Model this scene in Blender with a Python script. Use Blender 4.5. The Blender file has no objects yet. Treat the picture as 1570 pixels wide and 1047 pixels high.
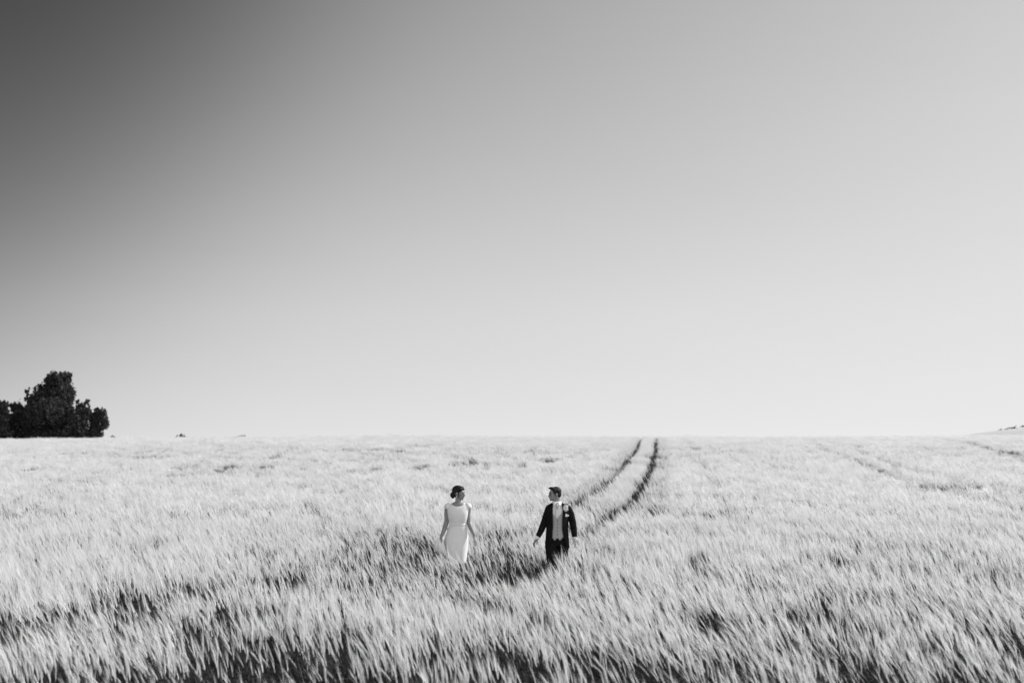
import bpy, bmesh, math, random
import numpy as np
from mathutils import Vector, Matrix, noise as mnoise
random.seed(7); rng = np.random.default_rng(11)
R = math.radians
S = bpy.context.scene
COL = S.collection

# ------------------------------------------------------------------ camera
FPX = 35.0/36.0*1570.0          # focal length in photo pixels
EYE = 2.55
HOR = 668.0                     # photo row of the eye level
cd = bpy.data.cameras.new('camera'); cam = bpy.data.objects.new('camera', cd); COL.objects.link(cam)
cd.sensor_width = 36; cd.lens = 35; cd.clip_start = 0.1; cd.clip_end = 20000
cam.location = (0, 0, EYE)
cam.rotation_euler = (R(90) + math.atan((HOR-523.5)/FPX), 0, 0)
cd.dof.use_dof = True; cd.dof.focus_distance = 16.3; cd.dof.aperture_fstop = 1.4
S.camera = cam

# ------------------------------------------------------------------ sun, sky
SUN_AZ = 62.0    # degrees to the right of the view direction (+Y)
SUN_EL = 34.0
sl = bpy.data.lights.new('sun', 'SUN'); sun = bpy.data.objects.new('sun', sl); COL.objects.link(sun)
sl.energy = 4.2; sl.angle = R(0.55); sl.color = (1, 1, 1)
sd = Vector((math.sin(R(SUN_AZ))*math.cos(R(SUN_EL)), math.cos(R(SUN_AZ))*math.cos(R(SUN_EL)), math.sin(R(SUN_EL))))
sun.rotation_euler = sd.to_track_quat('Z', 'Y').to_euler()
sun.location = (60, 40, 60)

w = bpy.data.worlds.new("World"); S.world = w; w.use_nodes = True
nt = w.node_tree; N = nt.nodes; L = nt.links
bg = N['Background']; bg.inputs['Strength'].default_value = 0.15
sky = N.new('ShaderNodeTexSky'); sky.sky_type = 'NISHITA'; sky.sun_disc = False
sky.sun_elevation = R(SUN_EL); sky.sun_rotation = R(SUN_AZ)
sky.air_density = 1.0; sky.dust_density = 1.0; sky.ozone_density = 1.0
geo = N.new('ShaderNodeTexCoord')
def wm(op, a_, b_=None, c_=None):
    q = N.new('ShaderNodeMath'); q.operation = op
    for i, v in enumerate((a_, b_, c_)):
        if v is None: continue
        if isinstance(v, (int, float)): q.inputs[i].default_value = v
        else: L.new(v, q.inputs[i])
    return q.outputs[0]
sep = N.new('ShaderNodeSeparateXYZ'); L.new(geo.outputs['Generated'], sep.inputs[0])
zc = wm('MAXIMUM', sep.outputs['Z'], 0.12)
cmb = N.new('ShaderNodeCombineXYZ'); L.new(sep.outputs['X'], cmb.inputs[0]); L.new(sep.outputs['Y'], cmb.inputs[1]); L.new(zc, cmb.inputs[2])
L.new(cmb.outputs[0], sky.inputs['Vector'])
bw = N.new('ShaderNodeRGBToBW'); L.new(sky.outputs[0], bw.inputs[0])
# black and white film: soft highlight shoulder, and a filter that deepens the sky high up and about 90 degrees from the sun
sh_ = wm('MULTIPLY', wm('SUBTRACT', 1.0, wm('EXPONENT', wm('MULTIPLY', bw.outputs[0], -0.15*3.6196))), 0.8442/0.15/2**0.30)
pol = (math.sin(-.9202)*math.cos(.566), math.cos(-.9202)*math.cos(.566), math.sin(.566))
dt = N.new('ShaderNodeVectorMath'); dt.operation = 'DOT_PRODUCT'; dt.inputs[1].default_value = pol; L.new(geo.outputs['Generated'], dt.inputs[0])
g_ = wm('ADD', wm('DIVIDE', 0.82, wm('ADD', 1.0, wm('EXPONENT', wm('DIVIDE', wm('SUBTRACT', dt.outputs['Value'], 0.822), 0.042)))), 0.18)
zz_ = wm('POWER', wm('MINIMUM', wm('MAXIMUM', sep.outputs['Z'], 0.0), 0.48), 0.8652)
hz_ = wm('MAXIMUM', wm('SUBTRACT', 1.0, wm('MULTIPLY', zz_, wm('MULTIPLY_ADD', sep.outputs['X'], -0.8998*0.833, 0.8998))), 0.28)
# added fill: sky behind the camera and overhead boosted to light the figures' fronts
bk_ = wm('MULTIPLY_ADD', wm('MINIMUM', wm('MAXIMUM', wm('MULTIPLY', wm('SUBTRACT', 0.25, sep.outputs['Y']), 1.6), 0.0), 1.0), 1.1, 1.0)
cn = N.new('ShaderNodeTexNoise'); cn.inputs['Scale'].default_value = 2.2; cn.inputs['Detail'].default_value = 6; cn.inputs['Roughness'].default_value = .6
cmap = N.new('ShaderNodeMapping'); cmap.inputs['Scale'].default_value = (1, 1, 3.5); cmap.inputs['Rotation'].default_value = (0, .6, 0); L.new(geo.outputs['Generated'], cmap.inputs[0]); L.new(cmap.outputs[0], cn.inputs['Vector'])
ci_ = wm('MULTIPLY_ADD', cn.outputs['Fac'], 0.07, 0.965)      # very thin high cloud
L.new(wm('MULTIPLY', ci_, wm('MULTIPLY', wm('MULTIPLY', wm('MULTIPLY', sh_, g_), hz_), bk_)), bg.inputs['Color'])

S.view_settings.view_transform = 'Standard'; S.view_settings.look = 'None'
S.view_settings.gamma = 1; S.view_settings.exposure = 0.30; S.view_settings.use_curve_mapping = False
try:
    S.cycles.max_bounces = 8; S.cycles.transmission_bounces = 6; S.cycles.diffuse_bounces = 5
except Exception: pass

# ------------------------------------------------------------------ helpers
def tag(o, label=None, cat=None, group=None, kind=None):
    if label: o['label'] = label
    if cat: o['category'] = cat
    if group: o['group'] = group
    if kind: o['kind'] = kind
    return o

def mat(name, g, rough=0.8, trans=0.0, var=0.0, scale=20.0, spec=0.2, rnd=0.0, sheen=0.0, bump=0.0):
    """grey procedural material; var = noise variation of the grey, rnd = variation per instance"""
    m = bpy.data.materials.new(name); m.use_nodes = True
    nt = m.node_tree; N = nt.nodes; L = nt.links
    b = N['Principled BSDF']; out = N['Material Output']
    b.inputs['Roughness'].default_value = rough
    b.inputs['Specular IOR Level'].default_value = spec
    b.inputs['Sheen Weight'].default_value = sheen
    tc = N.new('ShaderNodeTexCoord'); nz = N.new('ShaderNodeTexNoise'); nz.inputs['Scale'].default_value = scale; nz.inputs['Detail'].default_value = 4
    L.new(tc.outputs['Object'], nz.inputs['Vector'])
    mr = N.new('ShaderNodeMapRange'); mr.inputs['From Min'].default_value = 0.3; mr.inputs['From Max'].default_value = 0.7
    mr.inputs['To Min'].default_value = g*(1-var); mr.inputs['To Max'].default_value = g*(1+var)
    L.new(nz.outputs['Fac'], mr.inputs['Value'])
    src = mr.outputs[0]
    if rnd:
        oi = N.new('ShaderNodeObjectInfo'); m2 = N.new('ShaderNodeMapRange')
        m2.inputs['To Min'].default_value = 1-rnd; m2.inputs['To Max'].default_value = 1+rnd*0.6
        L.new(oi.outputs['Random'], m2.inputs['Value'])
        mm = N.new('ShaderNodeMath'); mm.operation = 'MULTIPLY'; L.new(src, mm.inputs[0]); L.new(m2.outputs[0], mm.inputs[1]); src = mm.outputs[0]
    L.new(src, b.inputs['Base Color'])
    if bump:
        bp = N.new('ShaderNodeBump'); bp.inputs['Strength'].default_value = bump; bp.inputs['Distance'].default_value = 0.01
        L.new(nz.outputs['Fac'], bp.inputs['Height']); L.new(bp.outputs[0], b.inputs['Normal'])
    if trans:
        t = N.new('ShaderNodeBsdfTranslucent'); L.new(src, t.inputs['Color'])
        ms = N.new('ShaderNodeMixShader'); ms.inputs[0].default_value = trans
        L.new(b.outputs[0], ms.inputs[1]); L.new(t.outputs[0], ms.inputs[2]); L.new(ms.outputs[0], out.inputs['Surface'])
    return m

M = dict(
    awn=mat('pale_awn', 0.85, 0.5, 0.45, 0.06, 6, 0.4, rnd=0.12),
    stem=mat('green_stem', 0.05, 0.6, 0.2, 0.25, 9, 0.3, rnd=0.3),
    soil=mat('soil', 0.03, 0.95, 0, 0.4, 1.2, 0.1, bump=0.6),
    far=mat('ripe_field', 0.50, 0.9, 0, 0.10, 0.05, 0.1),
    leaf=mat('dark_leaf', 0.030, 0.6, 0.2, 0.35, 0.9, 0.3),
    bark=mat('bark', 0.10, 0.9, 0, 0.3, 6, 0.1, bump=0.5),
    skin=mat('skin', 0.24, 0.5, 0, 0.05, 12, 0.35),
    hair=mat('dark_hair', 0.014, 0.6, 0, 0.4, 60, 0.2, bump=0.5),
    white=mat('white_dress_cloth', 0.80, 0.75, 0.08, 0.03, 9, 0.2, bump=0.15),
    shirt=mat('white_shirt_cloth', 0.88, 0.7, 0, 0.03, 20, 0.2),
    vest=mat('grey_waistcoat_cloth', 0.36, 0.6, 0, 0.10, 90, 0.3),
    tie=mat('pale_tie_silk', 0.72, 0.45, 0, 0.06, 60, 0.4),
    suit=mat('dark_suit_wool', 0.011, 0.9, 0, 0.35, 25, 0.08, bump=0.2),
    trouser=mat('black_trouser_wool', 0.010, 0.9, 0, 0.3, 25, 0.1),
    eye=mat('eye', 0.03, 0.3, 0, 0.1, 30, 0.5),
    lip=mat('lip', 0.12, 0.5, 0, 0.1, 30, 0.3),
    petal=mat('white_petal', 0.82, 0.7, 0.2, 0.05, 30, 0.2),
    button=mat('dark_button', 0.05, 0.4, 0, 0.1, 30, 0.4),
    shoe=mat('shoe_leather', 0.02, 0.35, 0, 0.1, 30, 0.5),
)

def link(name, bm, m, parent=None, smooth=True, mods=()):
    me = bpy.data.meshes.new(name); bm.to_mesh(me); bm.free()
    for mm in (m if isinstance(m, (list, tuple)) else [m]): me.materials.append(mm)
    if smooth:
        me.polygons.foreach_set('use_smooth', [True]*len(me.polygons))
    o = bpy.data.objects.new(name, me); COL.objects.link(o)
    if parent: o.parent = parent
    return o

def remesh(o, vs=0.006, it=4):
    r = o.modifiers.new('remesh', 'REMESH'); r.mode = 'VOXEL'; r.voxel_size = vs; r.use_smooth_shade = True
    if it:
        s = o.modifiers.new('smooth', 'SMOOTH'); s.factor = 0.5; s.iterations = it
    return o

def frame(d):
    d = d.normalized(); a = Vector((0, 0, 1)) if abs(d.z) < 0.9 else Vector((0, 1, 0))
    u = d.cross(a).normalized(); return u, d.cross(u).normalized()

def tube(bm, pts, rad, n=10, flat=None, caps=True):
    """pts list of Vector, rad list of float or (ra, rb)"""
    pts = [Vector(p) for p in pts]; rings = []
    u = None
    for i, p in enumerate(pts):
        d = (pts[min(i+1, len(pts)-1)] - pts[max(i-1, 0)]).normalized()
        if u is None: u, v = frame(d) if flat is None else ((flat - d*flat.dot(d)).normalized(), None)
        u = (u - d*u.dot(d)).normalized(); v = d.cross(u)
        r = rad[i]; ra, rb = r if isinstance(r, tuple) else (r, r)
        rings.append([bm.verts.new(p + u*math.cos(2*math.pi*k/n)*ra + v*math.sin(2*math.pi*k/n)*rb) for k in range(n)])
    for a, b in zip(rings, rings[1:]):
        for k in range(n): bm.faces.new((a[k], a[(k+1) % n], b[(k+1) % n], b[k]))
    if caps:
        for ring, p, q in ((rings[0], pts[0], pts[1]), (rings[-1], pts[-1], pts[-2])):
            e = (p - q).normalized(); r = rad[0] if ring is rings[0] else rad[-1]; r = min(r) if isinstance(r, tuple) else r
            mid = [bm.verts.new(p + (x.co - p)*0.7 + e*r*0.6) for x in ring]; c = bm.verts.new(p + e*r*0.85)
            for k in range(n):
                bm.faces.new((ring[k], ring[(k+1) % n], mid[(k+1) % n], mid[k])); bm.faces.new((mid[k], mid[(k+1) % n], c))
    return rings

def ell(bm, c, r, rot=None, seg=16, f=None):
    mt = Matrix.Translation(Vector(c)) @ (rot.to_4x4() if rot else Matrix.Identity(4)) @ Matrix.Diagonal((*r, 1))
    res = bmesh.ops.create_uvsphere(bm, u_segments=seg, v_segments=max(6, seg//2+2), radius=1, matrix=mt)
    return res['verts']

def loft(bm, secs, n=28, ang=(0, 2*math.pi), closed=True, capt=True, capb=True, wob=None):
    """secs: (z, cx, cy, rx, ry[, power]) rings; angle 0 = +x, -90deg = front (-y)"""
    rings = []
    for s in secs:
        z, cx, cy, rx, ry = s[:5]; pw = s[5] if len(s) > 5 else 2.0
        ring = []
        cnt = n if closed else n+1
        for k in range(cnt):
            a = ang[0] + (ang[1]-ang[0])*k/n
            c, s_ = math.cos(a), math.sin(a)
            x = math.copysign(abs(c)**(2/pw), c); y = math.copysign(abs(s_)**(2/pw), s_)
            k2 = 1 + (wob(a, z) if wob else 0)
            ring.append(bm.verts.new((cx + rx*x*k2, cy + ry*y*k2, z)))
        rings.append(ring)
    m_ = n if closed else n
    for a, b in zip(rings, rings[1:]):
        for k in range(m_):
            k1 = (k+1) % n if closed else k+1
            bm.faces.new((a[k], a[k1], b[k1], b[k]))
    if closed and capt: bm.faces.new(rings[-1])
    if closed and capb: bm.faces.new(list(reversed(rings[0])))
    return rings

# ------------------------------------------------------------------ terrain
_zd = np.array([-400, -20, 0, 33, 47, 62, 80, 100, 116, 132, 160, 220, 400, 900, 4000.])
_zz = np.array([-6, 0, 0, 0, .12, .58, 1.12, 1.56, 1.78, 1.72, 1.1, -2.0, -9, -22, -90.])
def _smooth_interp(d):
    ds = np.linspace(-400, 4000, 44001)
    return ds
_ds = np.linspace(-400, 4000, 44001); _pz = np.interp(_ds, _zd, _zz)
_k = np.hanning(101); _k /= _k.sum()
_pp = np.concatenate([np.full(50, _pz[0]), _pz, np.full(50, _pz[-1])]); _pz = np.convolve(_pp, _k, 'valid')
def gz(x, d):
    x = np.asarray(x, float); d = np.asarray(d, float)
    z = np.interp(d, _ds, _pz)
    t = np.clip((d-45)/70, 0, 1)
    lat = np.interp(x/np.maximum(d, 30.), [-1.2, -.52, -.3, -.15, .12, .3, .45, 1.2], [-.55, -.38, -.20, 0.05, -.05, -.12, -.02, .3])
    z = z + t*lat*1.0
    # far rise on the right
    u = np.clip((x-88)/75, 0, 1); v = np.exp(-((d-262)/75)**2)
    z = z + v*(3.4 + 6.6*u*u*(3-2*u))*np.clip((x-60)/50, 0, 1)
    return z
CROP = 0.70
def unproj(X, Y, h=CROP):
    """photo pixel -> ground position where the crop top is seen at that pixel"""
    ds = np.concatenate([np.arange(4, 40, .05), np.arange(40, 117, .2)]); xs = (X-785)/FPX*ds
    yy = HOR + (EYE - gz(xs, ds) - h)/ds*FPX
    i = int(np.argmin(np.abs(yy - Y))); return xs[i], ds[i]

# ground: one graded sheet out past the horizon
def sheet(name, xs, ys, zf, m):
    X, Y = np.meshgrid(xs, ys); Z = zf(X, Y); nx, ny = len(xs), len(ys)
    v = np.stack([X, Y, Z], -1).reshape(-1, 3)
    i = np.arange(ny-1)[:, None]*nx + np.arange(nx-1)[None, :]
    f = np.stack([i, i+1, i+nx+1, i+nx], -1).reshape(-1, 4)
    me = bpy.data.meshes.new(name); me.from_pydata(v.tolist(), [], f.tolist()); me.materials.append(m)
    me.polygons.foreach_set('use_smooth', [True]*len(me.polygons))
    o = bpy.data.objects.new(name, me); COL.objects.link(o); tag(o, kind='structure'); return o
def graded(a, fine, b, n1, n2, n3):
    return np.unique(np.round(np.concatenate([-np.geomspace(-a, fine, n1), np.linspace(-fine, fine, n2), np.geomspace(fine, b, n3)]), 3))
gx = graded(-3500, 180, 3500, 14, 181, 14)
gy = np.unique(np.concatenate([np.linspace(-400, -10, 8), np.arange(-9, 40, .5), np.arange(40, 330, 2), np.geomspace(330, 3900, 16)]))
gnd = sheet('ground', gx, gy, lambda x, y: gz(x, y) + 0.02*np.sin(x*3.1+y*1.3)*np.cos(y*2.7-x), M['soil'])
# ripe crop far beyond the crest, seen as a closed surface
fx = graded(-3400, 300, 3400, 10, 151, 10); fy = np.unique(np.concatenate([np.arange(122, 330, 3), np.geomspace(330, 3800, 14)]))
far = sheet('distant_field', fx, fy, lambda x, y: gz(x, y) + 0.55 - 1.2*np.clip((140-y)/18, 0, 1), M['far'])

# ------------------------------------------------------------------ tramlines and gaps in the crop
def vnoise(x, y, seed=0):
    xi = np.floor(x).astype(np.int64); yi = np.floor(y).astype(np.int64); fx_ = x-xi; fy_ = y-yi
    def h(a, b):
        n = (a*374761393 + b*668265263 + seed*982451653) & 0x7fffffff
        n = ((n ^ (n >> 13))*1274126177) & 0x7fffffff
        return ((n ^ (n >> 16)) & 0xffff)/65535.0
    u = fx_*fx_*(3-2*fx_); v = fy_*fy_*(3-2*fy_)
    return (h(xi, yi)*(1-u)+h(xi+1, yi)*u)*(1-v) + (h(xi, yi+1)*(1-u)+h(xi+1, yi+1)*u)*v

# polylines in photo pixels of the crop top: (points, half width m, strength)
TRACKS = [
    ([(1007,670),(1006,673),(1005,684),(1004,696),(1001,710),(996,723),(991,733),(983,744),(975,755),(966,765),(950,779),(930,794)], .25, 1.0),
    ([(930,794),(905,808),(885,822),(868,834)], .16, .35),
    ([(832,850),(800,857),(770,863),(710,868),(640,866)], .40, .96),
    ([(640,866),(560,866),(500,872),(450,876),(380,884),(300,892),(200,912),(110,934),(0,950),(-120,970)], .30, .70),
    ([(985,670),(983,673),(976,687),(966,700),(960,709),(953,719),(945,728),(935,736),(922,745),(910,752),(889,763)], .22, 1.0),
    ([(889,763),(866,777),(840,792),(790,806),(720,818),(650,824),(580,830),(500,836),(430,836)], .22, .5),
    ([(1055,676),(1066,690),(1078,708),(1085,722),(1098,742),(1110,765),(1125,790)], .22, .50),
    ([(1235,674),(1255,680),(1275,692),(1300,700),(1340,715),(1400,738),(1440,752),(1500,758),(1620,790)], .34, .66),
    ([(1262,674),(1300,686),(1350,702),(1390,716),(1440,728),(1500,745),(1620,765)], .30, .55),
    ([(1430,672),(1470,676),(1500,684),(1530,688),(1600,712)], .8, .70),
]
PATCH = [  # (X, Y, half width px, half height px, strength)
    (285,713,14,2,.9),(360,712,13,2,.9),(282,725,17,2.5,.95),(410,713,16,2,.7),(345,722,10,2,.5),(300,748,8,3,.6),(110,738,12,3,.6),(60,716,14,2,.5),
    (240,690,25,1.5,.4),(640,682,18,1.2,.5),(610,690,16,1.2,.5),(765,690,6,1.5,.6),(700,700,20,1.5,.4),(560,705,24,1.5,.4),(820,690,14,1.2,.4),(500,735,22,2,.4),
    (795,725,10,2,.4),(430,832,8,3,.7),(820,745,14,2,.35),(640,745,20,2,.3),
    (300,888,44,9,.92),(450,872,44,8,.7),(65,940,62,13,.92),(560,852,44,8,.5),(668,838,14,14,.9),(800,860,48,11,.96),
    (520,965,60,18,.6),(440,985,60,22,.8),(540,1025,90,22,.75),(330,1010,70,18,.5),(60,1020,55,20,.75),(190,985,40,10,.4),(180,1040,50,14,.6),
    (930,985,60,14,.5),(960,1028,90,16,.7),(1120,985,40,12,.5),(1190,1018,60,12,.5),(1330,1004,60,8,.4),(1420,1020,70,14,.6),(1540,985,30,8,.3),
    (600,838,100,22,.5),(770,842,55,22,.55),(450,1000,120,40,.72),(980,1018,130,28,.66),(1260,1032,120,18,.6),(250,1030,90,20,.45),(700,985,70,20,.35),
    (703,860,20,6,.75),(560,818,60,7,.45),(610,808,40,5,.4),(760,815,30,9,.5),(740,838,30,9,.55),(640,836,24,8,.6),(800,838,26,6,.6),(505,800,16,3,.4),(900,858,26,6,.5),(915,835,20,5,.4),(590,870,60,8,.5),(700,892,50,7,.5),
    (780,960,34,9,.4),(640,930,24,7,.35),(740,905,40,7,.5),(840,1030,50,12,.4),(700,1030,60,12,.5),
    (1085,881,46,4,.75),(1172,889,16,9,.92),(1232,924,8,8,.8),(1276,921,14,11,.9),(1335,938,18,7,.6),(1283,849,14,4,.7),(1420,883,9,6,.85),(1500,878,16,6,.6),
    (1500,922,22,8,.45),(1120,850,30,4,.3),(960,850,40,5,.45),(1190,712,5,2,.6),(1275,817,10,2,.5),(1005,697,14,1.2,.6),(880,800,14,4,.4),
]
def seg_dist(px, py, poly):
    best = np.full(px.shape, 1e9)
    for (ax, ay), (bx, by) in zip(poly, poly[1:]):
        dx, dy = bx-ax, by-ay; t = np.clip(((px-ax)*dx+(py-ay)*dy)/(dx*dx+dy*dy+1e-9), 0, 1)
        best = np.minimum(best, np.hypot(px-ax-t*dx, py-ay-t*dy))
    return best
TRK = []
for pts, hw, st in TRACKS:
    poly = [unproj(*p) for p in pts]
    if pts[0][1] <= 676:         # runs on over the crest
        (a, b), (c, d_) = poly[1], poly[0]
        k = 30/max(1e-3, math.hypot(c-a, d_-b)); poly = [(c+(c-a)*min(k, 8), d_+abs(d_-b)*min(k, 8)+10)] + poly
    TRK.append((poly, hw, st))
PAT = []
for X, Y, hx, hy, st in PATCH:
    x, d = unproj(X, Y); _, d1 = unproj(X, Y-hy); _, d2 = unproj(X, Y+hy)
    PAT.append((x, d, max(.12, hx/FPX*d)*(1.15 if d > 25 else 1), max(.2, abs(d1-d2)/2)*(2.3 if d > 25 else 1.35), min(1, st*(1.35 if d > 25 else 1.08))))
def gap(x, y):
    g = np.zeros_like(x)
    wob = (vnoise(x*1.7, y*1.7, 5)-.5)*.22
    for poly, hw, st in TRK:
        dd = seg_dist(x, y, poly) + wob*min(1, hw/.25)
        br = np.clip(np.where(y > 25, .35, -.15) + np.where(y > 25, 1.2, 1.75)*vnoise(x*.45+9, y*.35, 3), 0, 1) if st < 1 else 1.0
        g = np.maximum(g, st*br*np.clip((hw-dd)/.10+.5, 0, 1))
    n1 = vnoise(x*2.1+.3*y, y*.75, 41)*.6 + vnoise(x*4.6, y*2.0, 42)*.4
    near = np.clip((14-y)/5.5, 0, 1)
    g = np.maximum(g, np.clip((n1 - (.70-.17*near*np.clip(1.15-x*.06, .35, 1.1)))/.06, 0, 1)*.80*np.clip((30-y)/12, 0, 1))
    trackd = np.minimum(seg_dist(x, y, TRK[0][0]), seg_dist(x, y, TRK[4][0]))
    n2 = vnoise(x*.42+3, y*.20+x*.03, 51)*.65 + vnoise(x*1.3, y*.55, 52)*.35
    g = np.maximum(g, np.clip((n2-.735-.05*np.clip(x/y*4, -.3, 1))/.05, 0, 1)*.95*np.clip((y-22)/12, 0, 1)*np.clip((trackd-2.5)/2, 0, 1))
    for cx, cy, rx, ry, st in PAT:
        r = np.hypot((x-cx)/rx, (y-cy)/ry) + (vnoise(x*2.3, y*1.6, 8)-.5)*.8
        g = np.maximum(g, st*np.clip((1.25-r)/.5, 0, 1))
    return g

# ------------------------------------------------------------------ barley
def ribbon(bm, pts, wid, wd, mi):
    vs = []
    for p, w_ in zip(pts, wid):
        vs.append((bm.verts.new(p - wd*w_*.5), bm.verts.new(p + wd*w_*.5)) if w_ > 0 else (bm.verts.new(p),)*2)
    for a, b in zip(vs, vs[1:]):
        f = bm.faces.new((a[0], a[1], b[1], b[0]) if b[0] is not b[1] else (a[0], a[1], b[0])); f.material_index = mi
def plant(bm, ox, oy, rnd, detail, hs=1.0, az=0.0):
    U = rnd.uniform
    ca, sa = math.cos(az), math.sin(az)
    def W(x, y, z): return Vector((ox + x*ca - y*sa, oy + x*sa + y*ca, z))
    H = U(.48, .60)*hs; lean = U(.0, .07)
    def sp(t): return W(-lean*t*t, 0, H*t)
    a0 = U(R(2), R(14)); a1 = U(R(12), R(40))       # ear inclination from vertical
    if rnd.random() < .03: a1 = U(R(55), R(80))
    ang = rnd.uniform(0, math.pi); wd = Vector((math.cos(ang), math.sin(ang), 0))
    if detail:
        P = [sp(t) for t in (0, .35, .7, 1)]
        tube(bm, P, [.0022, .002, .0018, .0013], 3, caps=False)
    else:
        ribbon(bm, [sp(0), sp(.5), sp(1)], [.006, .006, .005], wd, 1)
    nf = len(bm.faces)
    if detail:
        bm.faces.ensure_lookup_table()
        for f in bm.faces[nf-9:]: f.material_index = 1
    # neck and ear: an arc from a0 to a1
    el = U(.07, .10); p = Vector((-lean, 0, H)); ear = [W(p.x, 0, p.z)]; dirs = []
    for i in range(5):
        a = a0 + (a1-a0)*(i/4)**.8; dv = Vector((-math.sin(a), 0, math.cos(a)))
        p = p + dv*(el+.03)/5; ear.append(W(p.x, 0, p.z)); dirs.append(dv)
    if detail:
        n0 = len(bm.faces); tube(bm, ear[1:], [.003, .0062, .0065, .0055, .002], 5, caps=False)
        bm.faces.ensure_lookup_table()
        for f in bm.faces[n0:]: f.material_index = 0
    else:
        ribbon(bm, ear, [.004, .013, .014, .012, .008, .004], Vector((-sa, ca, 0)), 0)
    na = 18 if detail else 6
    for k in range(na):
        i = 1 + (k % 5 if detail else k % 4 + 1); b = ear[min(i, 5)]
        a = a1 + U(-.17, .13) - .10*(5-i)/5; s = U(-.17, .17); ln = U(.11, .20)
        dv = Vector((-math.sin(a)*math.cos(s), math.sin(s), math.cos(a)*math.cos(s)))
        a2 = a + U(.0, .10); dv2 = Vector((-math.sin(a2)*math.cos(s), math.sin(s), math.cos(a2)*math.cos(s)))
        def D(v): return Vector((v.x*ca-v.y*sa, v.x*sa+v.y*ca, v.z))
        q = b + D(dv)*ln*.5; e = q + D(dv2)*ln*.5
        wv = Vector((U(-1, 1), U(-1, 1), U(-1, 1))); wv = (wv - D(dv)*wv.dot(D(dv))).normalized()
        ww = .0021 if detail else .0055
        ribbon(bm, [b, q, e], [ww, ww*.85, 0], wv, 0)
    for k in range(3 if detail else 1):
        t = U(.25, .85); b = sp(t); az2 = U(0, 6.28) if k else U(2.2, 4.1); ll = U(.10, .22)
        dv = Vector((math.cos(az2), math.sin(az2), 0)); wv = Vector((-dv.y, dv.x, 0))
        ww = U(.006, .010) if detail else .011
        ribbon(bm, [b, b + dv*ll*.4 + Vector((0, 0, ll*.55)), b + dv*ll*.85 + Vector((0, 0, ll*.55)), b + dv*ll*1.1 + Vector((0, 0, ll*.25))],
               [ww*.6, ww, ww*.7, 0], wv, 1)
def leafy(bm, ox, oy, rnd, h):
    U = rnd.uniform
    az = U(0, 6.28); l = U(0, .12); b0 = Vector((ox, oy, 0)); dv = Vector((math.cos(az), math.sin(az), 0)); wv = Vector((-dv.y, dv.x, 0))
    ribbon(bm, [b0, b0 + dv*l*.3 + Vector((0, 0, h*.5)), b0 + dv*l + Vector((0, 0, h))], [.0045, .004, .003], wv, 1)
    for k in range(3):
        t = U(.2, .95); b = b0 + dv*l*t*t + Vector((0, 0, h*t)); a2 = U(0, 6.28); ll = U(.12, .26); d2 = Vector((math.cos(a2), math.sin(a2), 0)); w2 = Vector((-d2.y, d2.x, 0)); ww = U(.006, .012)
        ribbon(bm, [b, b + d2*ll*.3 + Vector((0, 0, ll*.6)), b + d2*ll*.75 + Vector((0, 0, ll*.6)), b + d2*ll + Vector((0, 0, ll*.15))], [ww*.6, ww, ww*.7, 0], w2, 1)
crop_col = bpy.data.collections.new('barley_plants')
def src(name, bm):
    me = bpy.data.meshes.new(name); bm.to_mesh(me); bm.free(); me.materials.append(M['awn']); me.materials.append(M['stem'])
    o = bpy.data.objects.new(name, me); crop_col.objects.link(o); return o
NP, NT, NF = 14, 10, 10
rr = random.Random(5)
for i in range(NP):
    bm = bmesh.new(); plant(bm, 0, 0, rr, True); src('barley_a_plant', bm)
for i in range(NT):
    bm = bmesh.new()
    for k in range(12):
        plant(bm, rr.uniform(-.17, .17), rr.uniform(-.17, .17), rr, False, rr.uniform(.9, 1.06), rr.gauss(0, .3))
    src('barley_b_tuft', bm)
for i in range(NF):
    bm = bmesh.new()
    for k in range(20):
        plant(bm, rr.uniform(-.28, .28), rr.uniform(-.28, .28), rr, False, rr.uniform(.88, 1.08), rr.gauss(0, .3))
    src('barley_c_tuft', bm)

NL = 8
for i in range(NL):
    bm = bmesh.new()
    for k in range(9): leafy(bm, rr.uniform(-.11, .11), rr.uniform(-.11, .11), rr, rr.uniform(.26, .46))
    src('barley_d_leafy', bm)
def cells(y0, y1, cell, half):
    out = []
    ys = np.arange(y0, y1, cell)
    for y in ys:
        wdt = half(y); xs = np.arange(-wdt, wdt, cell); out.append(np.stack([xs, np.full_like(xs, y)], -1))
    p = np.concatenate(out); return p + rng.uniform(-.5, .5, p.shape)*cell*1.15
half = lambda y: max(6.0, .60*y + 5)
P1 = cells(3.0, 24, .073, half); P2 = cells(24, 60, .27, half); P3 = cells(60, 128, .40, lambda y: .66*y+6)
PB = cells(-4, 3.0, .27, half)
def track_near(P):
    r = np.full(len(P), 1e9)
    for poly, hw, st in TRK:
        if st >= .99: r = np.minimum(r, seg_dist(P[:, 0], P[:, 1], poly))
    return r
xs_ = []
for poly, hw, st in TRK:
    if st < .99: continue
    for (ax, ay), (bx_, by_) in zip(poly, poly[1:]):
        n_ = int(math.hypot(bx_-ax, by_-ay)*2.6*75); t_ = rng.random(n_); o_ = rng.uniform(-1.3, 1.3, n_)
        ll = math.hypot(bx_-ax, by_-ay); xs_.append(np.stack([ax+(bx_-ax)*t_ + o_*(by_-ay)/ll, ay+(by_-ay)*t_ - o_*(bx_-ax)/ll], -1))
PT = np.concatenate(xs_); PT = PT[(PT[:, 1] > 24) & (PT[:, 1] < 128)]
P2 = P2[track_near(P2) > 1.15]; P3 = P3[track_near(P3) > 1.15]
pts = []; idx = []
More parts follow.
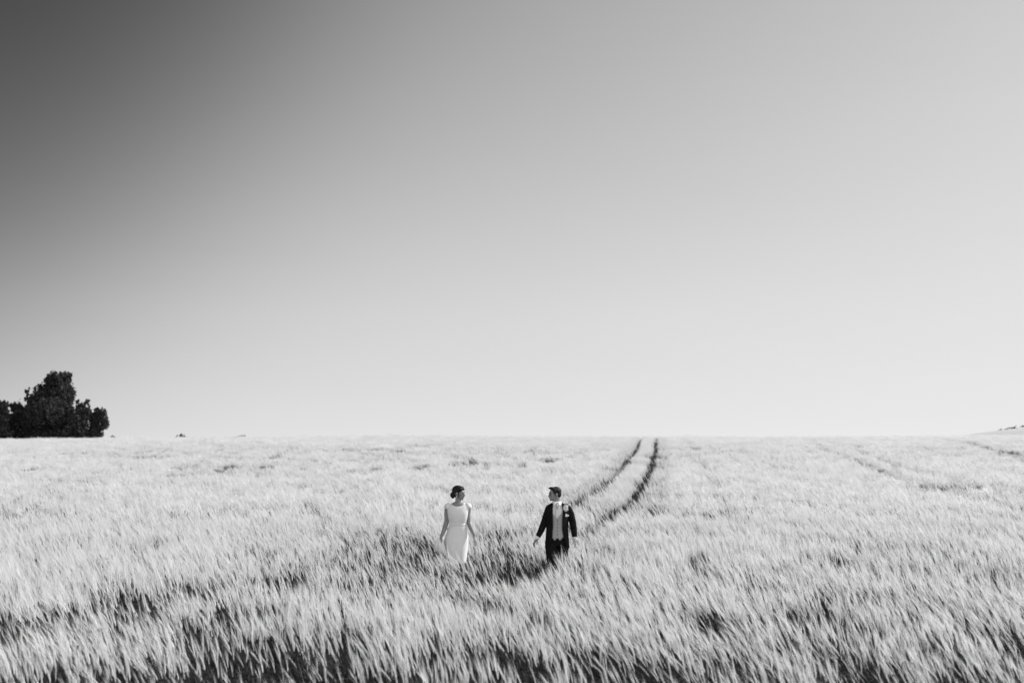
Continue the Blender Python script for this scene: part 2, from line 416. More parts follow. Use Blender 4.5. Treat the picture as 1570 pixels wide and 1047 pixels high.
for P, lo, hi in ((P1, 0, NP), (PT, 0, NP), (P2, NP, NP+NT), (P3, NP+NT, NP+NT+NF), (PB, NP, NP+NT)):
    k = rng.random(len(P)) > gap(P[:, 0], P[:, 1]); P = P[k]
    pts.append(P); idx.append(rng.integers(lo, hi, len(P)))
PL = cells(3.0, 30, .17, half); PL = PL[rng.random(len(PL)) > .55*(seg_dist(PL[:, 0], PL[:, 1], TRK[1][0]) < .2)]
pts.append(PL); idx.append(rng.integers(NP+NT+NF, NP+NT+NF+NL, len(PL)))
# room for the camera, and for the two people
P = np.concatenate(pts); I = np.concatenate(idx)
WX, WY = (703-785)/FPX*16.3, 16.3
MX, MY = (853-785)/FPX*16.1, 16.1
ok = (np.hypot(P[:, 0], P[:, 1]) > .5) & (np.hypot((P[:, 0]-WX)/.27, (P[:, 1]-WY-.05)/.27) > 1) & (np.hypot((P[:, 0]-MX)/.22, (P[:, 1]-MY-.05)/.24) > 1)
P = P[ok]; I = I[ok]
x, y = P[:, 0], P[:, 1]; z = gz(x, y)
wave = vnoise(x*.55+y*.15, y*.40, 21)*.6 + vnoise(x*1.9, y*1.4, 22)*.4
scl = (.92 + .36*(wave-.5) + rng.normal(0, .095, len(P)))
scl *= 1 + (vnoise(x*.09, y*.045, 61)-.5)*.16*np.clip((y-20)/30, 0, 1)
g_ = gap(x, y); scl *= 1 - np.where(I < NP+NT+NF, .22, .0)*g_
for px_, am_ in ((WX, .0), (MX, .13)): scl *= 1 + np.where(I < NP, am_, 0)*np.exp(-((x-px_-.05)/.45)**2)*np.exp(-((y-15.45)/.5)**2)
az = rng.normal(0, .26, len(P)) + (vnoise(x*.3, y*.3, 31)-.5)*.9
tx = rng.normal(0, .10, len(P)); ty = rng.normal(-.02, .11, len(P)) - (vnoise(x*.8, y*.6, 33)-.5)*.40
me = bpy.data.meshes.new('barley_crop'); me.vertices.add(len(P)); me.vertices.foreach_set('co', np.stack([x, y, z], -1).astype(np.float32).ravel())
for nm, ty_, dat in (('rot', 'FLOAT_VECTOR', np.stack([tx, ty, az], -1)), ('scl', 'FLOAT', scl), ('idx', 'INT', I)):
    a = me.attributes.new(nm, ty_, 'POINT')
    if ty_ == 'FLOAT_VECTOR': a.data.foreach_set('vector', dat.astype(np.float32).ravel())
    else: a.data.foreach_set('value', dat.astype(np.float32 if ty_ == 'FLOAT' else np.int32))
crop = bpy.data.objects.new('barley_crop', me); COL.objects.link(crop)
tag(crop, 'pale ripe barley with long awns bent over by the wind across the whole field', 'barley', kind='stuff')
gt = bpy.data.node_groups.new('barley_scatter', 'GeometryNodeTree')
gt.interface.new_socket('Geometry', in_out='INPUT', socket_type='NodeSocketGeometry'); gt.interface.new_socket('Geometry', in_out='OUTPUT', socket_type='NodeSocketGeometry')
gn = gt.nodes; gl = gt.links
gi = gn.new('NodeGroupInput'); go = gn.new('NodeGroupOutput'); iop = gn.new('GeometryNodeInstanceOnPoints'); ci = gn.new('GeometryNodeCollectionInfo')
ci.inputs['Collection'].default_value = crop_col; ci.inputs['Separate Children'].default_value = True; ci.inputs['Reset Children'].default_value = True
def na(n, t):
    q = gn.new('GeometryNodeInputNamedAttribute'); q.data_type = t; q.inputs['Name'].default_value = n; return q.outputs['Attribute']
e2r = gn.new('FunctionNodeEulerToRotation'); gl.new(na('rot', 'FLOAT_VECTOR'), e2r.inputs[0])
gl.new(gi.outputs[0], iop.inputs['Points']); gl.new(ci.outputs[0], iop.inputs['Instance']); iop.inputs['Pick Instance'].default_value = True
gl.new(na('idx', 'INT'), iop.inputs['Instance Index']); gl.new(e2r.outputs[0], iop.inputs['Rotation']); gl.new(na('scl', 'FLOAT'), iop.inputs['Scale'])
gl.new(iop.outputs[0], go.inputs[0])
gm = crop.modifiers.new('scatter', 'NODES'); gm.node_group = gt
print('barley instances', len(P))

# ------------------------------------------------------------------ trees
def leaf_faces(bm, blobs, dens, size, rnd):
    for (c, r) in blobs:
        vol = 4/3*math.pi*r[0]*r[1]*r[2]; n = int(dens*vol**.82)
        # clumps on twigs spread through the blob
        ncl = max(6, n//26)
        for _ in range(ncl):
            v = Vector((rnd.gauss(0, 1), rnd.gauss(0, 1), rnd.gauss(0, 1))).normalized()*(rnd.random()**.36)
            cc = Vector((c[0]+v.x*r[0], c[1]+v.y*r[1], c[2]+v.z*r[2])); cr = rnd.uniform(.2, .55)*min(1.0, min(r)*.55)
            up = rnd.uniform(1.0, 2.2)
            for _ in range(26):
                o = Vector((rnd.gauss(0, .5)*cr, rnd.gauss(0, .5)*cr, rnd.gauss(0, .5)*cr*up)); p = cc+o
                a = Vector((rnd.gauss(0, 1), rnd.gauss(0, 1), rnd.gauss(0, 1))).normalized(); b = a.orthogonal().normalized()
                s = size*rnd.uniform(.6, 1.3)
                bm.faces.new([bm.verts.new(p+a*s*.5), bm.verts.new(p+b*s*.28), bm.verts.new(p-a*s*.5), bm.verts.new(p-b*s*.28)])
def tree(name, label, cat, D, base_X, blobs_px, group=None, dens=430, leaf=.34, seed=1, trunk=True, depth=.85, crown='crown'):
    """blobs_px: (X, Y, rx, ry) in photo pixels, set out at distance D with real depth"""
    rnd = random.Random(seed); k = D/FPX
    bx = (base_X-785)*k; bz = float(gz(bx, D))
    root = bpy.data.objects.new(name, None); COL.objects.link(root); root.location = (bx, D, bz); root.empty_display_size = .5
    tag(root, label, cat, group)
    bl = []
    for (X, Y, rx, ry) in blobs_px:
        cx = (X-785)*k - bx; cz = EYE + (HOR-Y)*k - bz
        bl.append(((cx, rnd.uniform(-.45, .45)*rx*k, cz), (rx*k, max(rx*k*depth, .25), ry*k)))
    bm = bmesh.new(); leaf_faces(bm, bl, dens, leaf, rnd); link(crown, bm, M['leaf'], root, smooth=False)
    bm = bmesh.new()
    top = max(bl, key=lambda b: b[0][2]); h = top[0][2]
    r0 = max(.05, h*.028)
    mid = Vector((top[0][0]*.5+rnd.uniform(-.2, .2), top[0][1]*.5, h*.5))
    tube(bm, [Vector((0, 0, -.3)), Vector((mid.x*.4, mid.y*.4, h*.25)), mid, Vector(top[0])], [r0*1.3, r0, r0*.7, r0*.2], 8)
    for c, r in bl:
        t = rnd.uniform(.25, .6); s = Vector((mid.x*t, mid.y*t, h*t*.8)); e = Vector(c)
        m_ = s.lerp(e, .5) + Vector((0, 0, -.15*h*.2))
        tube(bm, [s, m_, e], [r0*.5, r0*.35, r0*.1], 6)
    link('trunk', bm, M['bark'], root)
    return root
G = 'dark trees at the left end of the field'
tree('broadleaf_tree', 'tall dark broad tree with a lobed top, highest of the clump at the field edge', 'tree', 150, 84,
     [(90,583,17,11),(101,579,9,8),(76,584,9,8),(61,594,8,6),(88,603,25,17),(68,612,17,14),(82,632,33,20),(104,612,10,18),(102,638,14,24),(62,645,20,22),(84,658,32,16),(80,668,34,10)], G, seed=3)
tree('slender_tree', 'narrow pointed tree leaning against the left side of the tallest tree', 'tree', 152, 47,
     [(43,600,4.5,6),(46,612,7,9),(50,626,10,12),(46,646,13,18),(47,664,13,10)], G, seed=4)
tree('dense_tree', 'dense upright dark tree with a ragged top, second from the left edge of the photo', 'tree', 151, 27,
     [(22,622,6,8),(27,636,12,17),(33,630,6,10),(27,655,13,18),(28,668,13,8)], G, seed=5)
tree('dense_tree', 'dense upright dark tree cut by the left edge of the photo', 'tree', 150, 3,
     [(8,622,6,8),(2,624,9,9),(4,642,14,18),(2,660,15,16),(3,668,14,8),(8,650,12,16),(12,664,12,9)], G, seed=6)
tree('forked_tree', 'small forked dark tree just right of the tallest tree', 'tree', 149, 126,
     [(119,616,4,4),(122,628,6,12),(134,620,5.5,8),(130,634,11,12),(126,652,14,16),(128,666,14,8)], G, seed=8)
tree('rounded_tree', 'low rounded dark tree at the right end of the clump beside open sky', 'tree', 150, 150,
     [(149,630,5,7),(143,638,8,10),(158,636,8,9),(152,648,14,13),(161,648,5.5,14),(150,662,12,9),(142,666,14,7)], G, seed=9)
tree('shrub', 'tiny pale shrub on the skyline right of the tree clump', 'shrub', 124, 176, [(176,669.5,4,2.6),(171,671,4,2)], dens=160, leaf=.12, seed=12, crown='foliage')
tree('bush', 'small dark flattened bush standing alone on the left skyline', 'bush', 170, 281, [(281,667.2,6,2.6),(276,668.6,4,2),(284,669,5,2.4)], dens=420, leaf=.16, seed=14, crown='foliage')
tree('mound_bush', 'low wide pale bush swelling on the skyline right of the dark flattened bush', 'bush', 160, 371, [(371,668.6,9,2.2),(364,669.6,6,1.6),(378,669.4,6,1.6)], dens=60, leaf=.12, seed=15, crown='foliage')
# hedge on the far rise
rnd = random.Random(30); bm = bmesh.new(); bl = []
for i in range(26):
    X = 1532 + i*5.0; D = 268.; xx = (X-785)/FPX*D; zz = float(gz(xx, D))
    bl.append(((xx, D+rnd.uniform(-1, 1), zz+.5+.25*rnd.random()), (.75, .8, .35+.045*i*.5)))
hx, hy, hz = bl[0][0]; bl = [((c[0]-hx, c[1]-hy, c[2]-hz), r) for c, r in bl]
leaf_faces(bm, bl, 90, .28, rnd)
hd = link('hedge', bm, M['leaf'], smooth=False); hd.location = (hx, hy, hz)
tag(hd, 'thin dark hedge line along the top of the far rise at the right edge', 'hedge')

# ------------------------------------------------------------------ people
def hand(bm, wrist, d, nrm, thumb, s=1.0, curl=.5):
    """wrist position, d pointing along the hand, nrm = palm normal, thumb = side towards the thumb"""
    d = d.normalized(); thumb = (thumb - d*thumb.dot(d)).normalized(); nrm = d.cross(thumb) if d.cross(thumb).dot(nrm) > 0 else -d.cross(thumb)
    L_ = .095*s
    tube(bm, [wrist - d*.01, wrist + d*L_*.35, wrist + d*L_*.8, wrist + d*L_], [(.026*s, .017*s), (.036*s, .015*s), (.041*s, .014*s), (.038*s, .012*s)], 10, flat=thumb)
    for i, (off, ln) in enumerate(((.030, .072), (.011, .080), (-.009, .074), (-.028, .058))):
        p = wrist + d*L_*.94 + thumb*off*s; ps = [p]; a = .15 + curl*.25
        dd = d + thumb*off*1.2
        for k, fr in enumerate((.45, .30, .25)):
            v = (dd.normalized()*math.cos(a) + nrm*math.sin(a)); p = p + v*ln*s*fr; ps.append(p); a += curl*(.55+.08*i)
        tube(bm, ps, [.0092*s, .0086*s, .0078*s, .0068*s], 7)
    p = wrist + d*L_*.22 + thumb*.028*s; v = (d*.75 + thumb*.62 + nrm*.28).normalized(); q = p + v*.040*s; v2 = (d*.9 + thumb*.25 + nrm*.35).normalized()
    tube(bm, [p, q, q + v2*.030*s, q + v2*.030*s + (d+nrm*.3).normalized()*.022*s], [.0145*s, .0115*s, .0100*s, .0082*s], 8)

def head(bm, c, f, s=1.0, man=False):
    """c = centre of the skull at eye height, f = facing direction"""
    f = Vector(f).normalized(); up = Vector((0, 0, 1)); r = f.cross(up).normalized(); up = r.cross(f)
    rot = Matrix((r, f, up)).transposed()
    def Pn(a, b, c_): return c + (r*a + f*b + up*c_)*s
    ell(bm, Pn(0, -.012, .028), (.074*s, .094*s, .085*s), rot, 24)      # cranium
    ell(bm, Pn(0, .028, .005), (.062*s, .060*s, .085*s), rot, 20)       # face
    ell(bm, Pn(0, .038, -.055), ((.052 if man else .045)*s, .046*s, .045*s), rot, 20)   # jaw
    ell(bm, Pn(0, .070, -.088), (.021*s, .018*s, .018*s), rot, 12)      # chin
    ell(bm, Pn(0, .078, .020), (.046*s, .014*s, .012*s), rot, 12)       # brow
    tube(bm, [Pn(0, .084, .012), Pn(0, .097, -.012), Pn(0, .110, -.030)], [.007*s, .009*s, .011*s], 8)
    ell(bm, Pn(0, .095, -.034), (.016*s, .013*s, .008*s), rot, 10)
    for sg in (-1, 1):
        ell(bm, Pn(sg*.036, .066, -.018), (.022*s, .018*s, .018*s), rot, 12)   # cheek
        ell(bm, Pn(sg*.074, -.006, -.008), (.009*s, .019*s, .031*s), rot @ Matrix.Rotation(-.2, 3, 'X'), 12)
    ell(bm, Pn(0, .086, -.052), (.022*s, .010*s, .006*s), rot, 10); ell(bm, Pn(0, .084, -.063), (.019*s, .010*s, .007*s), rot, 10)
    return Pn, rot

# ---- the bride: local frame, feet at z = 0, facing -y
def wp(X, Y, y=0.0): return Vector(((X-703)/94.0, y, 1.70-(Y-743)/94.0))
bm = bmesh.new()
hc = wp(704.2, 754.6, 0); hf = Vector((.93, -.36, -.05))
Pn, hrot = head(bm, hc, hf, .98)
tube(bm, [wp(703, 775, .01), wp(703.2, 771, .010), wp(703.6, 762, .008), wp(704, 756, 0)], [.075, .050, .047, .050], 14)
secs = [(1.44, 0, .02, .06, .05), (1.41, 0, .02, .135, .075), (1.36, .0, .015, .168, .095), (1.28, .0, .0, .158, .105), (1.20, .0, -.005, .142, .105), (1.09, 0, .01, .118, .088), (.98, -.01, .015, .145, .105), (.86, -.015, .02, .168, .115), (.76, -.015, .02, .160, .105)]
loft(bm, [(a, b, c, d*.96, e*.96) for a, b, c, d, e in reversed(secs)], 24)
# arms
ra = [wp(687.6, 775.5, .015), wp(686.6, 785, .02), wp(686.4, 796, .02), wp(683.5, 806, -.005), wp(680, 815, -.04), wp(678.6, 818.5, -.05)]
tube(bm, ra, [.046, .043, .038, .037, .027, .022], 12)
hand(bm, ra[-1], Vector((-.25, -.30, -.92)), Vector((.8, -.5, .1)), Vector((.2, -.9, .1)), .88, .9)
la = [wp(718.2, 775.5, .015), wp(717.6, 786, .02), wp(718.6, 797, .02), wp(722.5, 806, -.005), wp(726.6, 814, -.03), wp(728, 817.5, -.035)]
tube(bm, la, [.046, .042, .037, .035, .026, .022], 12)
hand(bm, la[-1], Vector((.34, -.20, -.92)), Vector((-.8, -.5, .1)), Vector((-.3, -.9, .1)), .88, .45)
ell(bm, wp(689.5, 776, .02), (.055, .055, .05)); ell(bm, wp(716.5, 776, .02), (.055, .055, .05))
# legs, mid-stride
for sg, fy in ((-1, -.10), (1, .12)):
    hx_ = sg*.085-.015
    tube(bm, [Vector((hx_, .01, .84)), Vector((hx_*.95, fy*.35, .66)), Vector((hx_*.85, fy*.8-.02, .48)), Vector((hx_*.85, fy*1.2+.02, .32)), Vector((hx_*.8, fy*1.7+.03, .12)), Vector((hx_*.8, fy*1.7+.02, .07))],
         [.085, .075, .054, .053, .034, .033], 14)
    tube(bm, [Vector((hx_*.8, fy*1.7+.05, .045)), Vector((hx_*.82, fy*1.7-.04, .04)), Vector((hx_*.85, fy*1.7-.13, .025))], [.033, (.038, .03), (.036, .018)], 10)
bride = link('person', bm, M['skin']); remesh(bride, .0055, 3)
bride.location = (WX, WY, float(gz(WX, WY))); bride.scale = (1.03,)*3
tag(bride, 'woman in a white dress with dark hair pinned up, looking towards the man', 'person', 'couple walking through the barley')
# eyes
for sg in (-1, 1):
    bm = bmesh.new(); ell(bm, Pn(sg*.031, .081, .000), (.015, .009, .0075), hrot, 12); link('eye', bm, M['eye'], bride)
bm = bmesh.new(); ell(bm, Pn(0, .0905, -.0575), (.022, .008, .007), hrot, 12); link('lips', bm, M['lip'], bride)
for sg in (-1, 1):
    bm = bmesh.new(); tube(bm, [Pn(sg*.014, .094, .021), Pn(sg*.032, .090, .026), Pn(sg*.052, .074, .019)], [.003, .0042, .002], 6); link('eyebrow', bm, M['hair'], bride)
# hair: swept cap, parted, with a low bun
bm = bmesh.new()
ell(bm, Pn(0, -.020, .046), (.083, .096, .080), hrot, 28)
ell(bm, Pn(0, -.050, .010), (.079, .064, .078), hrot, 24)
ell(bm, Pn(0, .042, .090), (.058, .046, .026), hrot @ Matrix.Rotation(-.35, 3, 'X'), 18)
ell(bm, Pn(-.046, .020, .068), (.034, .056, .036), hrot, 16); ell(bm, Pn(.046, .020, .068), (.034, .056, .036), hrot, 16)
for a, b, c_, r in ((0, -.108, -.034, .041), (.020, -.102, -.052, .029), (-.022, -.106, -.054, .029), (.0, -.124, -.018, .026), (0, -.100, -.066, .027), (.012, -.126, -.042, .022)):
    ell(bm, Pn(a, b, c_), (r, r*.9, r), hrot, 14)
hr = link('hair', bm, M['hair'], bride); remesh(hr, .006, 3)
bm = bmesh.new(); tube(bm, [Pn(.072, .034, .040), Pn(.079, .032, .000), Pn(.076, .026, -.045), Pn(.070, .030, -.085)], [.007, .006, .005, .002], 6)
link('loose_strand', bm, M['hair'], bride)
for sg in (-1, 1):
    bm = bmesh.new(); ell(bm, Pn(sg*.080, .0, -.048), (.006, .006, .011), hrot, 8); link('earring', bm, M['shirt'], bride)
# dress
def wobd(a, z):
    t = max(0, min(1, (1.05-z)/.5)); return t*.018*math.sin(5*a+z*9) + .010*t*math.sin(11*a-z*14)
bm = bmesh.new()
D = [(.50, -.020, .01, .150, .150), (.53, -.022, .01, .153, .150), (.62, -.028, .01, .170, .152), (.72, -.030, .012, .182, .150), (.82, -.026, .015, .186, .142), (.90, -.016, .015, .174, .130),
     (1.00, -.008, .012, .150, .112), (1.085, 0, .008, .130, .100), (1.10, 0, .008, .129, .099), (1.15, 0, .0, .136, .106), (1.22, .0, -.008, .150, .116), (1.29, .0, -.004, .160, .114), (1.345, .0, .010, .172, .100), (1.385, .0, .018, .162, .084), (1.412, 0, .02, .118, .064), (1.424, 0, .022, .092, .058)]
rings = loft(bm, D, 48, capt=False, capb=False, wob=wobd)
for k_, dz_ in ((-1, .036), (-2, .030), (-3, .014)):      # scooped front of the neckline
    for v_ in rings[k_]:
        if v_.co.y < .02: v_.co.z -= dz_*min(1, (.02-v_.co.y)/.05)*max(0, 1-(abs(v_.co.x)/.095)**2)
# cap sleeves
for sg in (-1, 1):
    tube(bm, [Vector((sg*.120, .018, 1.388)), Vector((sg*.158, .016, 1.364)), Vector((sg*.178, .016, 1.335))], [(.048, .050), (.052, .052), (.049, .049)], 14, caps=False)
ds_ = link('dress', bm, M['white'], bride); so = ds_.modifiers.new('solid', 'SOLIDIFY'); so.thickness = .006; so.offset = 1
bm = bmesh.new(); loft(bm, [(1.078, 0, .008, .1335, .1035), (1.104, 0, .008, .1330, .1030)], 40, capt=False, capb=False)
wb = link('waist_seam', bm, M['tie'], ds_); so = wb.modifiers.new('solid', 'SOLIDIFY'); so.thickness = .004; so.offset = 1
# gathered cloth held in the hand: pleated fan from the fist to the skirt
bm = bmesh.new(); n = 26; rows = 9; V = []
h0 = wp(678.5, 820.5, -.07)
for j in range(rows):
    t = j/(rows-1); row = []
    for k in range(n+1):
        u = k/n
        a = Vector((wp(672, 838, -.10))).lerp(wp(690, 846, -.12), u)
        top = h0 + Vector(((u-.5)*.05, (u-.5)*.02, .012*math.sin(u*9)))
        p = top.lerp(a, t); p.y += .024*t*math.sin(u*17+3*math.sin(u*5)+t) - .05*math.sin(t*math.pi); p.x -= .045*math.sin(t*math.pi*.8)*(1-u)**1.3
        p.z += .03*math.sin(t*3.1)*(1-u) + .014*math.sin(u*13+1.5)*t
        row.append(bm.verts.new(p))
    V.append(row)
for j in range(rows-1):
    for k in range(n): bm.faces.new((V[j][k], V[j][k+1], V[j+1][k+1], V[j+1][k]))
gf = link('gathered_cloth', bm, M['white'], ds_); so = gf.modifiers.new('solid', 'SOLIDIFY'); so.thickness = .006
for sg, fy in ((-1, -.10), (1, .12)):
    hx_ = sg*.085-.015; bm = bmesh.new()
    tube(bm, [Vector((hx_*.8, fy*1.7+.07, .045)), Vector((hx_*.82, fy*1.7-.04, .038)), Vector((hx_*.85, fy*1.7-.15, .022))], [(.036, .036), (.042, .032), (.036, .018)], 12, flat=Vector((1, 0, 0)))
    link('shoe', bm, M['white'], bride)

# ---- the groom
def mp(X, Y, y=0.0): return Vector(((X-853)/94.0, y, 1.80-(Y-744)/94.0))
bm = bmesh.new()
hc = mp(849.6, 755.8, 0); hf = Vector((-.95, -.30, -.02))
Pn, hrot = head(bm, hc, hf, 1.02, True)
tube(bm, [mp(854, 777, .02), mp(853.6, 770, .015), mp(852.5, 763, .01), mp(850.8, 757, .0)], [.085, .062, .058, .058], 14)
secs = [(.86, 0, .01, .155, .105), (.98, 0, .01, .150, .105), (1.10, 0, .0, .140, .100), (1.25, 0, .0, .155, .108), (1.38, 0, .005, .172, .110), (1.47, 0, .015, .165, .085), (1.51, 0, .02, .10, .06)]
loft(bm, secs, 24)
mra = [mp(840.5, 776, .015), mp(837.4, 788, .03), mp(833.4, 800, .035), mp(828.4, 811, .0), mp(823.2, 820.5, -.05), mp(822.0, 822.6, -.055)]
tube(bm, mra, [.055, .047, .041, .038, .028, .026], 12)
hand(bm, mra[-1], Vector((-.52, -.25, -.80)), Vector((.8, -.5, .1)), Vector((.3, -.9, .1)), 1.0, .6)
mla = [mp(869.5, 774, .015), mp(874.2, 786, .03), mp(877.6, 799, .03), mp(879.2, 811, .0), mp(880.6, 821, -.035), mp(880.9, 823.5, -.04)]
tube(bm, mla, [.055, .047, .041, .038, .028, .026], 12)
hand(bm, mla[-1], Vector((.05, -.25, -.96)), Vector((-.8, -.5, .1)), Vector((-.3, -.9, .1)), 1.0, .6)
LEGS = []
for sg, fy in ((-1, -.16), (1, .12)):
    hx_ = sg*.095
    path = [Vector((hx_, .01, .90)), Vector((hx_*1.0, fy*.4, .70)), Vector((hx_*.85, fy*.85-.02, .49)), Vector((hx_*.85, fy*1.3+.02, .30)), Vector((hx_*.85, fy*1.7+.04, .08))]
    LEGS.append((hx_, fy, path)); tube(bm, path, [.09, .078, .056, .052, .038], 14)
    tube(bm, [Vector((hx_*.85, fy*1.7+.06, .05)), Vector((hx_*.9, fy*1.7-.06, .045)), Vector((hx_*1.0, fy*1.7-.15, .03))], [.036, (.042, .034), (.038, .02)], 10)
groom = link('person', bm, M['skin']); remesh(groom, .0055, 3)
groom.location = (MX, MY, float(gz(MX, MY))); groom.scale = (.967,)*3
tag(groom, 'man in a dark open suit and pale waistcoat, looking towards the woman', 'person', 'couple walking through the barley')
for sg in (-1, 1):
    bm = bmesh.new(); ell(bm, Pn(sg*.031, .081, .000), (.015, .009, .0075), hrot, 12); link('eye', bm, M['eye'], groom)
    bm = bmesh.new(); tube(bm, [Pn(sg*.014, .094, .021), Pn(sg*.032, .091, .026), Pn(sg*.054, .074, .018)], [.004, .005, .003], 6); link('eyebrow', bm, M['hair'], groom)
bm = bmesh.new(); ell(bm, Pn(0, .0895, -.0575), (.022, .007, .005), hrot, 12); link('lips', bm, M['lip'], groom)
bm = bmesh.new()
ell(bm, Pn(0, -.024, .050), (.083, .096, .076), hrot, 28)
ell(bm, Pn(0, -.058, .005), (.076, .056, .072), hrot, 24)
ell(bm, Pn(0, .045, .098), (.058, .052, .024), hrot @ Matrix.Rotation(.12, 3, 'X'), 18)
ell(bm, Pn(0, .082, .100), (.044, .020, .014), hrot @ Matrix.Rotation(.2, 3, 'X'), 14)
for sg in (-1, 1):
    ell(bm, Pn(sg*.062, .014, .052), (.022, .036, .048), hrot, 14); ell(bm, Pn(sg*.072, .014, .008), (.010, .012, .030), hrot, 10)
hr = link('hair', bm, M['hair'], groom); remesh(hr, .006, 2)
# trousers
bm = bmesh.new()
loft(bm, [(.84, 0, .01, .165, .120), (.92, 0, .01, .172, .125), (1.00, 0, .01, .160, .118), (1.05, 0, .01, .150, .112)], 28)
for hx_, fy, path in LEGS: tube(bm, path, [.105, .092, .076, .072, .070], 16)
tr = link('trousers', bm, M['trouser'], groom); remesh(tr, .008, 3)
for hx_, fy, path in LEGS:
    bm = bmesh.new(); tube(bm, [Vector((hx_*.85, fy*1.7+.09, .05)), Vector((hx_*.9, fy*1.7-.06, .045)), Vector((hx_*1.0, fy*1.7-.19, .028))], [(.040, .048), (.050, .042), (.040, .022)], 12, flat=Vector((1, 0, 0))); link('shoe', bm, M['shoe'], groom)
# shirt, tie, waistcoat
bm = bmesh.new(); loft(bm, [(1.15, 0, 0, .146, .110), (1.30, 0, 0, .160, .116), (1.42, 0, .006, .168, .108), (1.49, 0, .016, .125, .082), (1.525, .0, .016, .075, .068)], 28)
sh = link('shirt', bm, M['shirt'], groom)
bm = bmesh.new(); loft(bm, [(1.495, .002, .014, .082, .074), (1.53, .002, .014, .072, .068), (1.56, .000, .012, .068, .066)], 28, capt=False, capb=False)
for sg in (-1, 1):   # collar wings
    v = [Vector((sg*.012, -.060, 1.545)), Vector((sg*.062, -.042, 1.545)), Vector((sg*.064, -.066, 1.505)), Vector((sg*.040, -.092, 1.487))]
    bm.faces.new([bm.verts.new(p) for p in v])
cl = link('collar', bm, M['shirt'], sh); so = cl.modifiers.new('solid', 'SOLIDIFY'); so.thickness = .005; so.offset = 1
bm = bmesh.new()
tube(bm, [Vector((.002, -.074, 1.535)), Vector((.002, -.088, 1.505)), Vector((.002, -.094, 1.492))], [(.024, .012), (.020, .014), (.013, .010)], 10, flat=Vector((1, 0, 0)))
tube(bm, [Vector((.002, -.094, 1.492)), Vector((.002, -.118, 1.40)), Vector((.003, -.117, 1.33)), Vector((.003, -.108, 1.26))], [(.016, .006), (.030, .007), (.036, .007), (.036, .006)], 10, flat=Vector((1, 0, 0)))
link('tie', bm, M['tie'], groom)
def vtop(a):    # height of the waistcoat top edge: V neck
    dx = abs(((a + math.pi/2 + math.pi) % (2*math.pi)) - math.pi); return 1.285 + min(1, dx/.95)*.20
bm = bmesh.new(); n = 64; V = []
prof = [(.945, .157, .128), (1.00, .156, .126), (1.10, .150, .121), (1.20, .157, .124), (1.30, .167, .128), (1.40, .176, .121), (1.485, .150, .100)]
rows = 14
for j in range(rows):
    row = []
    for k in range(n):
        a = 2*math.pi*k/n; dx = abs(((a + math.pi/2 + math.pi) % (2*math.pi)) - math.pi)
        zb = .975 - .045*math.exp(-((dx-.28)/.16)**2); zt = vtop(a); zc = zb + (zt-zb)*j/(rows-1)
        rx = np.interp(zc, [p[0] for p in prof], [p[1] for p in prof]); ry = np.interp(zc, [p[0] for p in prof], [p[2] for p in prof])
        row.append(bm.verts.new((rx*math.cos(a), ry*math.sin(a)+.004, zc)))
    V.append(row)
for j in range(rows-1):
    for k in range(n): bm.faces.new((V[j][k], V[j][(k+1) % n], V[j+1][(k+1) % n], V[j+1][k]))
vest = link('waistcoat', bm, M['vest'], groom); so = vest.modifiers.new('solid', 'SOLIDIFY'); so.thickness = .005; so.offset = 1
for i in range(5):
    zc = 1.255 - i*.056; bm = bmesh.new(); ell(bm, (.004, -np.interp(zc, [p[0] for p in prof], [p[2] for p in prof])-.006, zc), (.0085, .005, .0085), None, 10); link('button', bm, M['button'], vest)
# jacket: open shell round the back and sides, fronts hanging apart, plus sleeves
bm = bmesh.new(); n = 56; V = []; rows = 22
jp = [(.80, .196, .150), (.90, .190, .146), (1.00, .180, .140), (1.10, .172, .134), (1.20, .176, .136), (1.30, .186, .136), (1.40, .196, .128), (1.46, .186, .108), (1.50, .135, .088), (1.525, .088, .078)]
zs = [p[0] for p in jp]
def gapL(z): return np.interp(z, [.80, .92, 1.0, 1.1, 1.25, 1.40, 1.50, 1.53], [-.150, -.102, -.085, -.080, -.075, -.078, -.074, -.066])
def gapR(z): return np.interp(z, [.80, .92, 1.0, 1.1, 1.25, 1.40, 1.50, 1.53], [.135, .125, .098, .080, .082, .088, .080, .070])
for j in range(rows):
    zc = .80 + .725*j/(rows-1); rx = np.interp(zc, zs, [p[1] for p in jp]); ry = np.interp(zc, zs, [p[2] for p in jp])
    aR = -math.acos(max(-1, min(1, gapR(zc)/rx))); aL = -math.acos(max(-1, min(1, gapL(zc)/rx))) + 2*math.pi
    row = []
    for k in range(n+1):
        a = aR + (aL-aR)*k/n
        wv = 1 + .012*math.sin(a*6+zc*5)*np.interp(zc, [.8, 1.3], [1, .2])
        row.append(bm.verts.new((rx*math.cos(a)*wv + .004, ry*math.sin(a)*wv + .006, zc)))
    V.append(row)
for j in range(rows-1):
    for k in range(n): bm.faces.new((V[j][k], V[j][k+1], V[j+1][k+1], V[j+1][k]))
jk = link('jacket', bm, M['suit'], groom); so = jk.modifiers.new('solid', 'SOLIDIFY'); so.thickness = .010; so.offset = 1
for arm in (mra, mla):
    bm = bmesh.new(); sg = -1 if arm is mra else 1
    p = [Vector((sg*.135, .015, 1.435)), arm[0] + Vector((-sg*.004, 0, -.012)), arm[1], arm[2], arm[3], arm[4].lerp(arm[3], .12)]
    tube(bm, p, [.045, .062, .063, .060, .053, .044], 18)
    s_ = link('sleeve', bm, M['suit'], jk); remesh(s_, .008, 4)
    bm = bmesh.new(); tube(bm, [arm[4].lerp(arm[3], .2), arm[5] + (arm[5]-arm[4])*.35], [.038, .036], 14); link('shirt_cuff', bm, M['shirt'], sh)
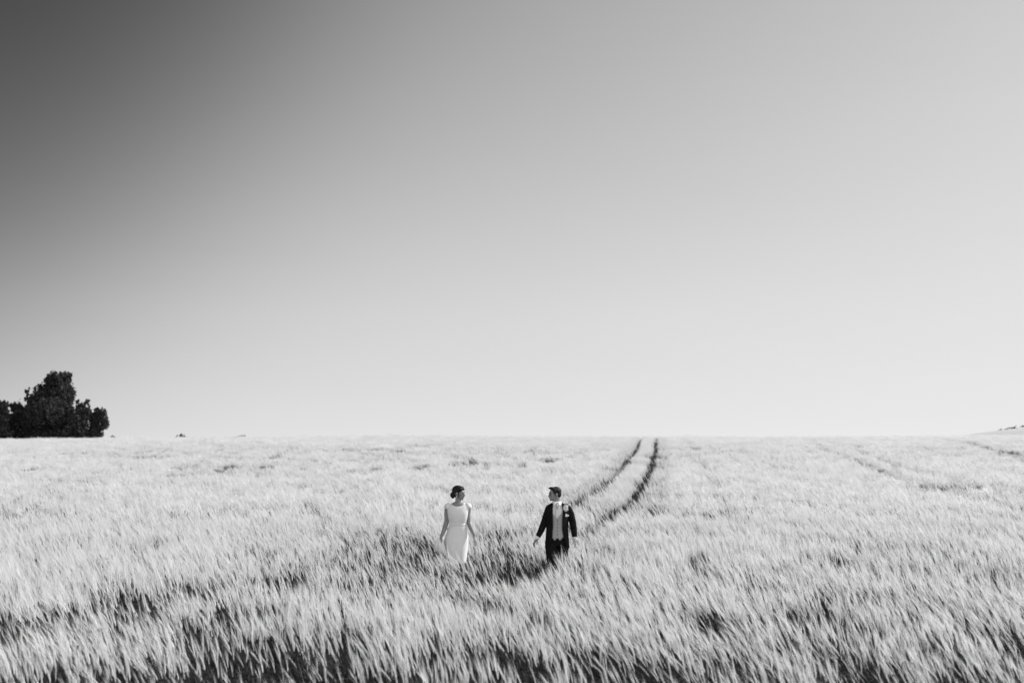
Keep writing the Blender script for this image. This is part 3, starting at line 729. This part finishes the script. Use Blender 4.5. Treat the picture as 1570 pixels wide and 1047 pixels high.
for sg, gf_ in ((-1, gapL), (1, gapR)):    # lapels lie on the jacket fronts
    bm = bmesh.new(); row = []
    for j in range(9):
        t = j/8; zc = 1.12 + .385*t; wd_ = np.interp(t, [0, .55, .70, .72, 1], [.004, .052, .070, .050, .034]); xi = gf_(zc)
        rx = np.interp(zc, zs, [p[1] for p in jp])+.016; ry = np.interp(zc, zs, [p[2] for p in jp])+.016
        def Q(x): return Vector((x+.004, -ry*math.sqrt(max(0, 1-(x/rx)**2))+.006, zc))
        row.append([bm.verts.new(Q(xi)), bm.verts.new(Q(xi+sg*wd_*.5)+Vector((0, -.004, 0))), bm.verts.new(Q(xi+sg*wd_))])
    for a, b in zip(row, row[1:]):
        for k in range(2): bm.faces.new((a[k], a[k+1], b[k+1], b[k]))
    lp = link('lapel', bm, M['suit'], jk); so = lp.modifiers.new('solid', 'SOLIDIFY'); so.thickness = .004
def front(x, z, off=.02):
    rx = np.interp(z, zs, [p[1] for p in jp])+off; ry = np.interp(z, zs, [p[2] for p in jp])+off
    return Vector((x, -ry*math.sqrt(max(0, 1-(x/rx)**2)), z))
# flower and pocket square
bm = bmesh.new(); c = front(.142, 1.455, .03)
for i in range(9):
    a = i*.7; rr_ = .027 if i else 0
    ell(bm, c + Vector((math.cos(a)*rr_, -.008+.006*math.sin(i*2), math.sin(a)*rr_*1.2)), (.020, .014, .023), None, 8)
fl = link('buttonhole_flower', bm, M['petal'], jk)
bm = bmesh.new(); tube(bm, [c, c + Vector((.006, -.004, -.05))], [.003, .002], 6); link('stalk', bm, M['leaf'], fl)
bm = bmesh.new(); c = front(.145, 1.335, .022)
vv = [c + Vector(p) for p in ((-.040, .0, -.022), (.038, .010, -.016), (.052, .012, .004), (.020, .0, .016), (.004, -.004, .030), (-.014, -.004, .014), (-.036, -.002, .024))]
bm.faces.new([bm.verts.new(p) for p in vv]); sq = link('pocket_square', bm, M['shirt'], jk, smooth=False); so = sq.modifiers.new('solid', 'SOLIDIFY'); so.thickness = .008
